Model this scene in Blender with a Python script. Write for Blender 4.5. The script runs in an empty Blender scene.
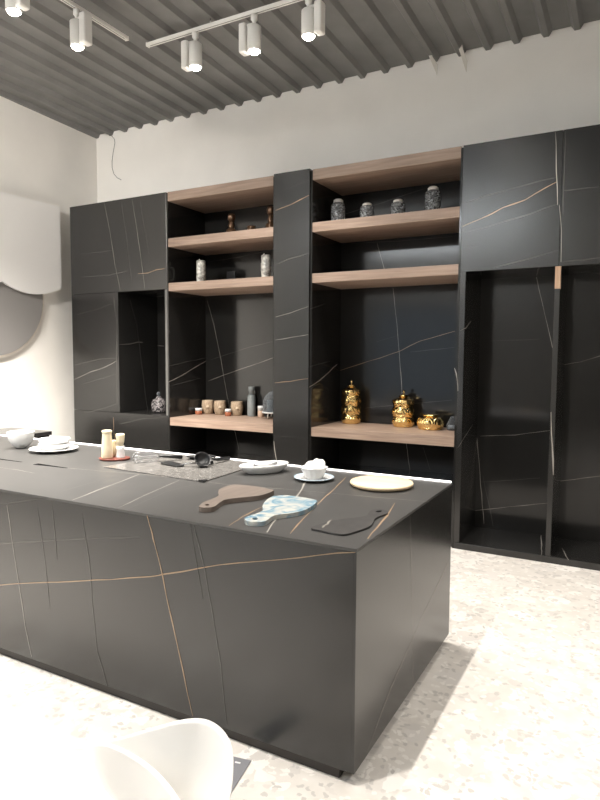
import bpy, bmesh, math, random
from mathutils import Vector, Matrix
random.seed(7)
S = bpy.context.scene
COL = S.collection
PI = math.pi
SKY, EXPO = .8, 0.55
TUBE = 25
WATT = [.45, .45, .45, 2.5, 2.4]
AIM = [(0, 0), (0, 0), (0, 0), (-.1, -.05), (-.1, -.1)]
FAR = [(-.75, -.77, .55, (0, 0)), (.2, -.77, .45, (.3, 0)),  # unseen spots added to brighten the room, some placed from shadows
       (-4.05, -3.0, 3.6, (-.35, .2)), (-4.05, -4.0, 2.6, (0, .1)), (-4.05, -5.2, 2.4, (-1.1, 1.7)),
       (-1.43, -1.62, 1.1, (0, 0)), (-1.43, -2.7, .15, (0, 0)), (-1.43, -3.8, 1.6, (0, .0)),
       (1.8, -1.4, .7, (-.15, 0)), (1.8, -2.8, .65, (-.15, 0)), (1.8, -4.4, .4, (0, 0))]

# ------------------------------------------------------------------ materials
def nmat(name):
    m = bpy.data.materials.new(name); m.use_nodes = True
    nt = m.node_tree; b = nt.nodes['Principled BSDF']
    return m, nt, b
def simple(name, col, rough=.5, metal=0, spec=.5, noise=0, nscale=40, bump=0, **kw):
    m, nt, b = nmat(name)
    b.inputs['Base Color'].default_value = (*col, 1)
    b.inputs['Roughness'].default_value = rough
    b.inputs['Metallic'].default_value = metal
    b.inputs['Specular IOR Level'].default_value = spec
    if noise or bump:
        tc = nt.nodes.new('ShaderNodeTexCoord'); n = nt.nodes.new('ShaderNodeTexNoise')
        n.inputs['Scale'].default_value = nscale; n.inputs['Detail'].default_value = 5
        nt.links.new(tc.outputs['Object'], n.inputs['Vector'])
        if noise:
            r = nt.nodes.new('ShaderNodeValToRGB')
            r.color_ramp.elements[0].position = .3; r.color_ramp.elements[1].position = .7
            r.color_ramp.elements[0].color = (*[c*(1-noise) for c in col], 1)
            r.color_ramp.elements[1].color = (*[min(1, c*(1+noise)) for c in col], 1)
            nt.links.new(n.outputs['Fac'], r.inputs['Fac']); nt.links.new(r.outputs['Color'], b.inputs['Base Color'])
        if bump:
            bp = nt.nodes.new('ShaderNodeBump'); bp.inputs['Strength'].default_value = bump
            bp.inputs['Distance'].default_value = .002
            nt.links.new(n.outputs['Fac'], bp.inputs['Height']); nt.links.new(bp.outputs['Normal'], b.inputs['Normal'])
    for k, v in kw.items(): b.inputs[k.replace('_', ' ')].default_value = v
    return m
def emit(name, col, s):
    m, nt, b = nmat(name)
    b.inputs['Base Color'].default_value = (*col, 1)
    b.inputs['Emission Color'].default_value = (*col, 1); b.inputs['Emission Strength'].default_value = s
    return m
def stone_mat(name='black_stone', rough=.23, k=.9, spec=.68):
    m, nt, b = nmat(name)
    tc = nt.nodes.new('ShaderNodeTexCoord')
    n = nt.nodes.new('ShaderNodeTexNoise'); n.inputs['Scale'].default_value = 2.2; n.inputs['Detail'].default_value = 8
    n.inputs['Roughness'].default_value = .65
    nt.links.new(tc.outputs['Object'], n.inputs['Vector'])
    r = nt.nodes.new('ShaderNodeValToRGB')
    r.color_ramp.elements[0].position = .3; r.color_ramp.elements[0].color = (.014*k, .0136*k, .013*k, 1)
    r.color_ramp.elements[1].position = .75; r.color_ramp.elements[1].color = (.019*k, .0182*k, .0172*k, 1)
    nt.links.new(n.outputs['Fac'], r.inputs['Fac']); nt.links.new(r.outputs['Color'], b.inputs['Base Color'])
    n2 = nt.nodes.new('ShaderNodeTexNoise'); n2.inputs['Scale'].default_value = 7; n2.inputs['Detail'].default_value = 6
    nt.links.new(tc.outputs['Object'], n2.inputs['Vector'])
    mr = nt.nodes.new('ShaderNodeMapRange'); mr.inputs['To Min'].default_value = rough; mr.inputs['To Max'].default_value = rough+.004
    nt.links.new(n2.outputs['Fac'], mr.inputs['Value']); nt.links.new(mr.outputs['Result'], b.inputs['Roughness'])
    b.inputs['Specular IOR Level'].default_value = spec
    return m
def wood_mat(name, c0, c1, axis=0, scale=1.0):
    m, nt, b = nmat(name)
    tc = nt.nodes.new('ShaderNodeTexCoord'); mp = nt.nodes.new('ShaderNodeMapping')
    sc = [22*scale]*3; sc[axis] = 1.2*scale
    mp.inputs['Scale'].default_value = sc
    n = nt.nodes.new('ShaderNodeTexNoise'); n.inputs['Scale'].default_value = 2.0; n.inputs['Detail'].default_value = 8
    n.inputs['Distortion'].default_value = .6
    r = nt.nodes.new('ShaderNodeValToRGB')
    r.color_ramp.elements[0].position = .3; r.color_ramp.elements[0].color = (*c0, 1)
    r.color_ramp.elements[1].position = .7; r.color_ramp.elements[1].color = (*c1, 1)
    nt.links.new(tc.outputs['Object'], mp.inputs['Vector']); nt.links.new(mp.outputs['Vector'], n.inputs['Vector'])
    nt.links.new(n.outputs['Fac'], r.inputs['Fac']); nt.links.new(r.outputs['Color'], b.inputs['Base Color'])
    b.inputs['Roughness'].default_value = .5
    return m
def terrazzo():
    m, nt, b = nmat('terrazzo')
    N, L = nt.nodes.new, nt.links.new
    tc = N('ShaderNodeTexCoord')
    nz = N('ShaderNodeTexNoise'); nz.inputs['Scale'].default_value = 5.5; nz.inputs['Detail'].default_value = 7; nz.inputs['Roughness'].default_value = .62
    L(tc.outputs['Object'], nz.inputs['Vector'])
    add = N('ShaderNodeMixRGB'); add.blend_type = 'ADD'; add.inputs['Fac'].default_value = .16
    L(tc.outputs['Object'], add.inputs['Color1']); L(nz.outputs['Color'], add.inputs['Color2'])
    base = N('ShaderNodeValToRGB')
    n0 = N('ShaderNodeTexNoise'); n0.inputs['Scale'].default_value = 9; n0.inputs['Detail'].default_value = 8
    L(tc.outputs['Object'], n0.inputs['Vector'])
    base.color_ramp.elements[0].position = .35; base.color_ramp.elements[0].color = (.58, .545, .505, 1)
    base.color_ramp.elements[1].position = .68; base.color_ramp.elements[1].color = (.66, .625, .585, 1)
    L(n0.outputs['Fac'], base.inputs['Fac'])
    cur = base.outputs['Color']
    # (scale, share of cells that are chips, chip radius, colours)
    for sc, share, rad, cols in ((2.5, .34, .38, ((.73, .705, .67), (.70, .67, .635), (.63, .605, .57))),
                                 (5.5, .40, .40, ((.74, .715, .68), (.61, .58, .55), (.68, .65, .61))),
                                 (12, .45, .42, ((.72, .69, .65), (.55, .52, .49), (.64, .60, .56))),
                                 (34, .45, .42, ((.70, .67, .63), (.48, .455, .43), (.58, .545, .51)))):
        v = N('ShaderNodeTexVoronoi'); v.inputs['Scale'].default_value = sc; v.voronoi_dimensions = '2D'; v.inputs['Randomness'].default_value = 1
        L(add.outputs['Color'], v.inputs['Vector'])
        sep = N('ShaderNodeSeparateColor'); L(v.outputs['Color'], sep.inputs['Color'])
        lt = N('ShaderNodeMath'); lt.operation = 'LESS_THAN'; lt.inputs[1].default_value = share
        L(sep.outputs['Red'], lt.inputs[0])
        ld = N('ShaderNodeMath'); ld.operation = 'LESS_THAN'; ld.inputs[1].default_value = rad
        L(v.outputs['Distance'], ld.inputs[0])
        mul = N('ShaderNodeMath'); mul.operation = 'MULTIPLY'; L(lt.outputs[0], mul.inputs[0]); L(ld.outputs[0], mul.inputs[1])
        cr = N('ShaderNodeValToRGB'); cr.color_ramp.interpolation = 'CONSTANT'
        cr.color_ramp.elements[0].color = (*cols[0], 1)
        cr.color_ramp.elements[1].position = .45; cr.color_ramp.elements[1].color = (*cols[1], 1)
        e = cr.color_ramp.elements.new(.78); e.color = (*cols[2], 1)
        L(sep.outputs['Green'], cr.inputs['Fac'])
        mx = N('ShaderNodeMixRGB'); L(mul.outputs[0], mx.inputs['Fac']); L(cur, mx.inputs['Color1']); L(cr.outputs['Color'], mx.inputs['Color2'])
        cur = mx.outputs['Color']
    L(cur, b.inputs['Base Color'])
    b.inputs['Roughness'].default_value = .38
    b.inputs['Specular IOR Level'].default_value = .35
    return m
def glass_mat(name, col, rough=.03, alpha=.5):
    m, nt, b = nmat(name)
    b.inputs['Base Color'].default_value = (*[c*.7 for c in col], 1); b.inputs['Roughness'].default_value = rough
    tr = nt.nodes.new('ShaderNodeBsdfTransparent'); tr.inputs['Color'].default_value = (*col, 1)
    mx = nt.nodes.new('ShaderNodeMixShader')
    lw = nt.nodes.new('ShaderNodeLayerWeight'); lw.inputs['Blend'].default_value = .35
    mr = nt.nodes.new('ShaderNodeMapRange'); mr.inputs['To Min'].default_value = alpha*.4; mr.inputs['To Max'].default_value = min(1, alpha*2.2)
    nt.links.new(lw.outputs['Facing'], mr.inputs['Value']); nt.links.new(mr.outputs['Result'], mx.inputs['Fac'])
    out = nt.nodes['Material Output']
    nt.links.new(tr.outputs[0], mx.inputs[1]); nt.links.new(b.outputs[0], mx.inputs[2]); nt.links.new(mx.outputs[0], out.inputs['Surface'])
    return m

M = dict(
    stone=stone_mat(), stone_in=stone_mat('black_stone_inside', .12, 1.0, .42), stone_top=stone_mat('black_stone_top', .45, 2.2),  # top copy is the same stone, lightened to imitate its lit look
    vw=simple('vein_white', (.27, .25, .225), .23, 0, .7), vg=simple('vein_gold', (.27, .18, .11), .27, 0, .7), vf=simple('vein_faint', (.058, .055, .051), .23, 0, .7),
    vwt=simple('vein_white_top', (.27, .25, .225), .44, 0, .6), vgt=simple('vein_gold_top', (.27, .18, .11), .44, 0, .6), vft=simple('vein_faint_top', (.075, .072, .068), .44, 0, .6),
    wood=wood_mat('oak_shelf', (.225, .155, .115), (.35, .255, .198)),
    woodz=wood_mat('oak_edge', (.42, .27, .17), (.55, .37, .25), 2),
    floor=terrazzo(),
    wall=simple('wall_paint', (.86, .83, .785), .75, noise=.03, nscale=2),
    wallw=simple('white_panel', (.84, .82, .80), .6),
    disc=simple('grey_panel', (.24, .228, .22), .6), rim=simple('beige_rim', (.66, .60, .53), .6),
    roof=simple('roof_metal', (.19, .186, .18), .5, noise=.12, nscale=3),
    white=simple('white_metal', (.86, .84, .80), .4),
    trackin=simple('track_slot', (.12, .12, .12), .5),
    lens=emit('lamp_lens', (1, .95, .86), 30),
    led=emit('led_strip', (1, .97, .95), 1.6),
    ceramic=simple('white_ceramic', (.64, .64, .635), .18), glaze=simple('blue_rim_glaze', (.40, .50, .58), .2),
    cream=simple('cream_ceramic', (.76, .66, .47), .35), redwood=simple('red_wood', (.17, .045, .03), .45, noise=.2),
    paleboard=wood_mat('pale_wood', (.68, .52, .33), (.78, .62, .42), 0, .6),
    brownboard=wood_mat('brown_board', (.115, .09, .075), (.15, .12, .10), 1, .8),
    blackboard=simple('black_board', (.034, .032, .031), .48, noise=.25, nscale=20),
    slot=simple('dark_slot', (.005, .005, .005), .9, 0, .05),
    black=simple('black_plastic', (.012, .012, .013), .35), steel=simple('steel', (.40, .40, .41), .25, 1),
    greydish=simple('grey_ceramic', (.16, .16, .16), .3),
    tan=simple('speckled_tan', (.36, .27, .185), .6, noise=.35, nscale=90), tanl=simple('tan_disc', (.52, .42, .30), .6),
    greyb=simple('grey_bottle', (.25, .275, .28), .4, noise=.08, nscale=30),
    orange=simple('orange_glass', (.30, .10, .05), .25), beigej=simple('beige_glass', (.5, .36, .27), .25),
    gold=simple('gold', (.95, .68, .29), .13, 1), bronze=simple('bronze', (.11, .06, .032), .3, .5),
    silver=simple('silver_lid', (.80, .77, .72), .35, .25),
    glass=glass_mat('grey_glass', (.50, .53, .56), .06, .30), darkglass=glass_mat('dark_glass', (.16, .165, .18), .05, .5),
    clear=glass_mat('clear_glass', (.93, .95, .96), .02, .10),
    marble=simple('silver_marble', (.62, .58, .53), .22, .1, noise=.75, nscale=26),
    plastic=simple('white_plastic', (.92, .905, .88), .3),
    tube=emit('tube_lamp', (.92, .97, 1), TUBE),
    cloth=simple('white_cloth', (.84, .83, .81), .8), counter=simple('black_counter', (.018, .017, .017), .16),
    cable=simple('cable', (.16, .15, .14), .6), bracket=simple('bracket_metal', (.66, .62, .55), .5),
    sign=simple('grey_floor_plate', (.2, .2, .215), .5), signink=simple('plate_print', (.72, .72, .72), .5),
    mat=simple('speckled_sheet', (.15, .143, .135), .2, noise=.3, nscale=38), window_frame=simple('dark_frame', (.05, .05, .05), .4),
    plinth=simple('plinth', (.025, .02, .017), .5), grout=simple('stone_edge', (.10, .098, .092), .4),
)
def blue_board():
    m, nt, b = nmat('blue_marbled_board'); N, L = nt.nodes.new, nt.links.new
    tc = N('ShaderNodeTexCoord'); n = N('ShaderNodeTexNoise'); n.inputs['Scale'].default_value = 9; n.inputs['Detail'].default_value = 9
    n.inputs['Distortion'].default_value = 1.6
    r = N('ShaderNodeValToRGB'); cr = r.color_ramp
    cr.elements[0].position = .30; cr.elements[0].color = (.10, .19, .27, 1)
    cr.elements[1].position = .72; cr.elements[1].color = (.42, .42, .36, 1)
    for p, c in ((.42, (.20, .30, .36, 1)), (.50, (.36, .39, .39, 1)), (.60, (.46, .46, .42, 1))):
        e = cr.elements.new(p); e.color = c
    L(tc.outputs['Object'], n.inputs['Vector']); L(n.outputs['Fac'], r.inputs['Fac']); L(r.outputs['Color'], b.inputs['Base Color'])
    b.inputs['Roughness'].default_value = .25
    return m
M['blue'] = blue_board()
def crackle(name, c0, c1, scale, alpha):
    m, nt, b = nmat(name); N, L = nt.nodes.new, nt.links.new
    tc = N('ShaderNodeTexCoord'); v = N('ShaderNodeTexVoronoi'); v.inputs['Scale'].default_value = scale
    sep = N('ShaderNodeSeparateColor'); r = N('ShaderNodeValToRGB')
    r.color_ramp.elements[0].position = .35; r.color_ramp.elements[0].color = (*c0, 1)
    r.color_ramp.elements[1].position = .9; r.color_ramp.elements[1].color = (*c1, 1)
    L(tc.outputs['Object'], v.inputs['Vector']); L(v.outputs['Color'], sep.inputs['Color']); L(sep.outputs['Red'], r.inputs['Fac'])
    L(r.outputs['Color'], b.inputs['Base Color']); b.inputs['Roughness'].default_value = .15
    tr = N('ShaderNodeBsdfTransparent'); mx = N('ShaderNodeMixShader'); mx.inputs['Fac'].default_value = alpha
    L(tr.outputs[0], mx.inputs[1]); L(b.outputs[0], mx.inputs[2]); L(mx.outputs[0], nt.nodes['Material Output'].inputs['Surface'])
    return m
M['crackle'] = crackle('crackled_glass', (.085, .088, .092), (.36, .37, .38), 95, .72)  # pale cells put the facets' highlights into the glass colour
M['darkcrackle'] = crackle('dark_crackled_glass', (.015, .015, .017), (.34, .31, .31), 80, .75)  # bright cells paint sparkles into the dark glass

# ------------------------------------------------------------------ mesh builder
class MB:
    def __init__(s): s.bm = bmesh.new()
    def box(s, x0, x1, y0, y1, z0, z1, mi=0, bevel=0):
        vs = [s.bm.verts.new(p) for p in ((x0,y0,z0),(x1,y0,z0),(x1,y1,z0),(x0,y1,z0),(x0,y0,z1),(x1,y0,z1),(x1,y1,z1),(x0,y1,z1))]
        fs = []
        for idx in ((0,3,2,1),(4,5,6,7),(0,1,5,4),(1,2,6,5),(2,3,7,6),(3,0,4,7)):
            f = s.bm.faces.new([vs[i] for i in idx]); f.material_index = mi; fs.append(f)
        if bevel:
            es = {e for f in fs for e in f.edges}
            r = bmesh.ops.bevel(s.bm, geom=list(es), offset=bevel, segments=2, affect='EDGES', profile=.5)
            for f in r['faces']: f.material_index = mi
        return s
    def prism(s, pts, z0, z1, mi=0, bevel=0):
        a = [s.bm.verts.new((p[0], p[1], z0)) for p in pts]; b = [s.bm.verts.new((p[0], p[1], z1)) for p in pts]
        n = len(pts)
        f0 = s.bm.faces.new(a[::-1]); f1 = s.bm.faces.new(b)
        fs = [f0, f1]
        for i in range(n): fs.append(s.bm.faces.new((a[i], a[(i+1)%n], b[(i+1)%n], b[i])))
        for f in fs: f.material_index = mi
        if bevel:
            es = list(f1.edges)+list(f0.edges)
            r = bmesh.ops.bevel(s.bm, geom=es, offset=bevel, segments=2, affect='EDGES', profile=.5)
            for f in r['faces']: f.material_index = mi
        return s
    def lathe(s, prof, seg=28, c=(0,0,0), mi=0, sx=1, sy=1, fn=None):
        rings = []
        for r, z in prof:
            if r < 1e-6: rings.append([s.bm.verts.new((c[0], c[1], c[2]+z))])
            else:
                ring = []
                for i in range(seg):
                    a = 2*PI*i/seg; rr = r*(fn(a, z) if fn else 1)
                    ring.append(s.bm.verts.new((c[0]+rr*sx*math.cos(a), c[1]+rr*sy*math.sin(a), c[2]+z)))
                rings.append(ring)
        for A, B in zip(rings, rings[1:]):
            if len(A) == 1 and len(B) == 1: continue
            for i in range(seg):
                j = (i+1) % seg
                if len(A) == 1: f = s.bm.faces.new((A[0], B[j], B[i]))
                elif len(B) == 1: f = s.bm.faces.new((A[i], A[j], B[0]))
                else: f = s.bm.faces.new((A[i], A[j], B[j], B[i]))
                f.material_index = mi; f.smooth = True
        return s
    def tube(s, pts, r, seg=8, mi=0, closed=False):
        pts = [Vector(p) for p in pts]; n = len(pts); rings = []
        rs = r if isinstance(r, (list, tuple)) else [r]*n
        up0 = None
        for i, p in enumerate(pts):
            if closed: t = (pts[(i+1)%n]-pts[i-1])
            else: t = pts[min(i+1, n-1)]-pts[max(i-1, 0)]
            t.normalize()
            if up0 is None:
                up0 = t.orthogonal().normalized()
            else:
                up0 = (up0-t*up0.dot(t)).normalized()
            w = t.cross(up0)
            rings.append([s.bm.verts.new(p+up0*rs[i]*math.cos(2*PI*k/seg)+w*rs[i]*math.sin(2*PI*k/seg)) for k in range(seg)])
        prs = list(zip(rings, rings[1:]))
        if closed: prs.append((rings[-1], rings[0]))
        for A, B in prs:
            for k in range(seg):
                f = s.bm.faces.new((A[k], A[(k+1)%seg], B[(k+1)%seg], B[k])); f.smooth = True; f.material_index = mi
        if not closed:
            for R_ in (rings[0][::-1], rings[-1]):
                f = s.bm.faces.new(R_); f.material_index = mi
        return s
    def strip(s, pts, w, nrm, mi):
        """a vein lying .5 mm proud of the face: a thin ribbon with a slightly wandering centre line"""
        nrm = Vector(nrm); P = [Vector(p) for p in pts]; Q = []
        for a, b in zip(P, P[1:]):
            L = (b-a).length; k = max(2, int(L/.09))
            d = (b-a).normalized(); sd = d.cross(nrm)
            for i in range(k):
                j = 0 if i == 0 else random.uniform(-1, 1)*w*.55
                Q.append(a+(b-a)*(i/k)+sd*j)
        Q.append(P[-1]); n = len(Q); prev = None
        for i, p in enumerate(Q):
            d = (Q[min(i+1, n-1)]-Q[max(i-1, 0)]).normalized(); sd = d.cross(nrm)
            ww = w*random.uniform(.22, .66)
            if i in (0, n-1): ww *= .5
            A = s.bm.verts.new(p+sd*ww+nrm*.0005); B = s.bm.verts.new(p-sd*ww+nrm*.0005)
            if prev:
                f = s.bm.faces.new((prev[0], A, B, prev[1])); f.material_index = mi
                f.normal_update()
                if f.normal.dot(nrm) < 0: f.normal_flip()
            prev = (A, B)
        return s
    def veins(s, key, nrm):
        for kind, w, pts in VE.get(key, ()):
            if key in ('It', 'If', 'Ir'): w *= .74
            s.strip(pts, w*.001*(1.0 if kind != 'f' else 1.2), nrm, {'w': 1, 'g': 2, 'f': 3}[kind])
        return s
    def build(s, name, mats, parent=None, world=True, smooth=False):
        me = bpy.data.meshes.new(name); 
        if parent is not None and world:
            bmesh.ops.translate(s.bm, verts=s.bm.verts, vec=-PLOC[parent.name])
        s.bm.normal_update(); s.bm.to_mesh(me); s.bm.free()
        for m in (mats if isinstance(mats, (list, tuple)) else [mats]): me.materials.append(M[m])
        if smooth:
            for p in me.polygons: p.use_smooth = True
        o = bpy.data.objects.new(name, me); COL.objects.link(o)
        if parent is not None:
            o.parent = parent
            PLOC[o.name] = PLOC[parent.name] if world else Vector((0,0,0))
        else: PLOC[o.name] = Vector((0,0,0))
        return o
PLOC = {}
def thing(name, label, cat, loc=(0,0,0), rz=0, group=None):
    o = bpy.data.objects.new(name, None); COL.objects.link(o)
    o.empty_display_size = .1
    o.location = loc; o.rotation_euler = (0, 0, rz); PLOC[o.name] = Vector(loc)
    return tag(o, label, cat, group)
def tag(o, label, cat, group=None):
    o['label'] = label; o['category'] = cat
    if group: o['group'] = group
    return o
def struct(o):
    o['kind'] = 'structure'; return o
def single(mb, name, mats, label, cat, loc, rz=0, group=None, smooth=False):
    o = mb.build(name, mats, None, smooth=smooth); o.location = loc; o.rotation_euler = (0, 0, rz)
    return tag(o, label, cat, group)
STT = ['stone_top', 'vwt', 'vgt', 'vft']; ST = ['stone', 'vw', 'vg', 'vf']; SI = ['stone_in', 'vw', 'vg', 'vf']
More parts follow.
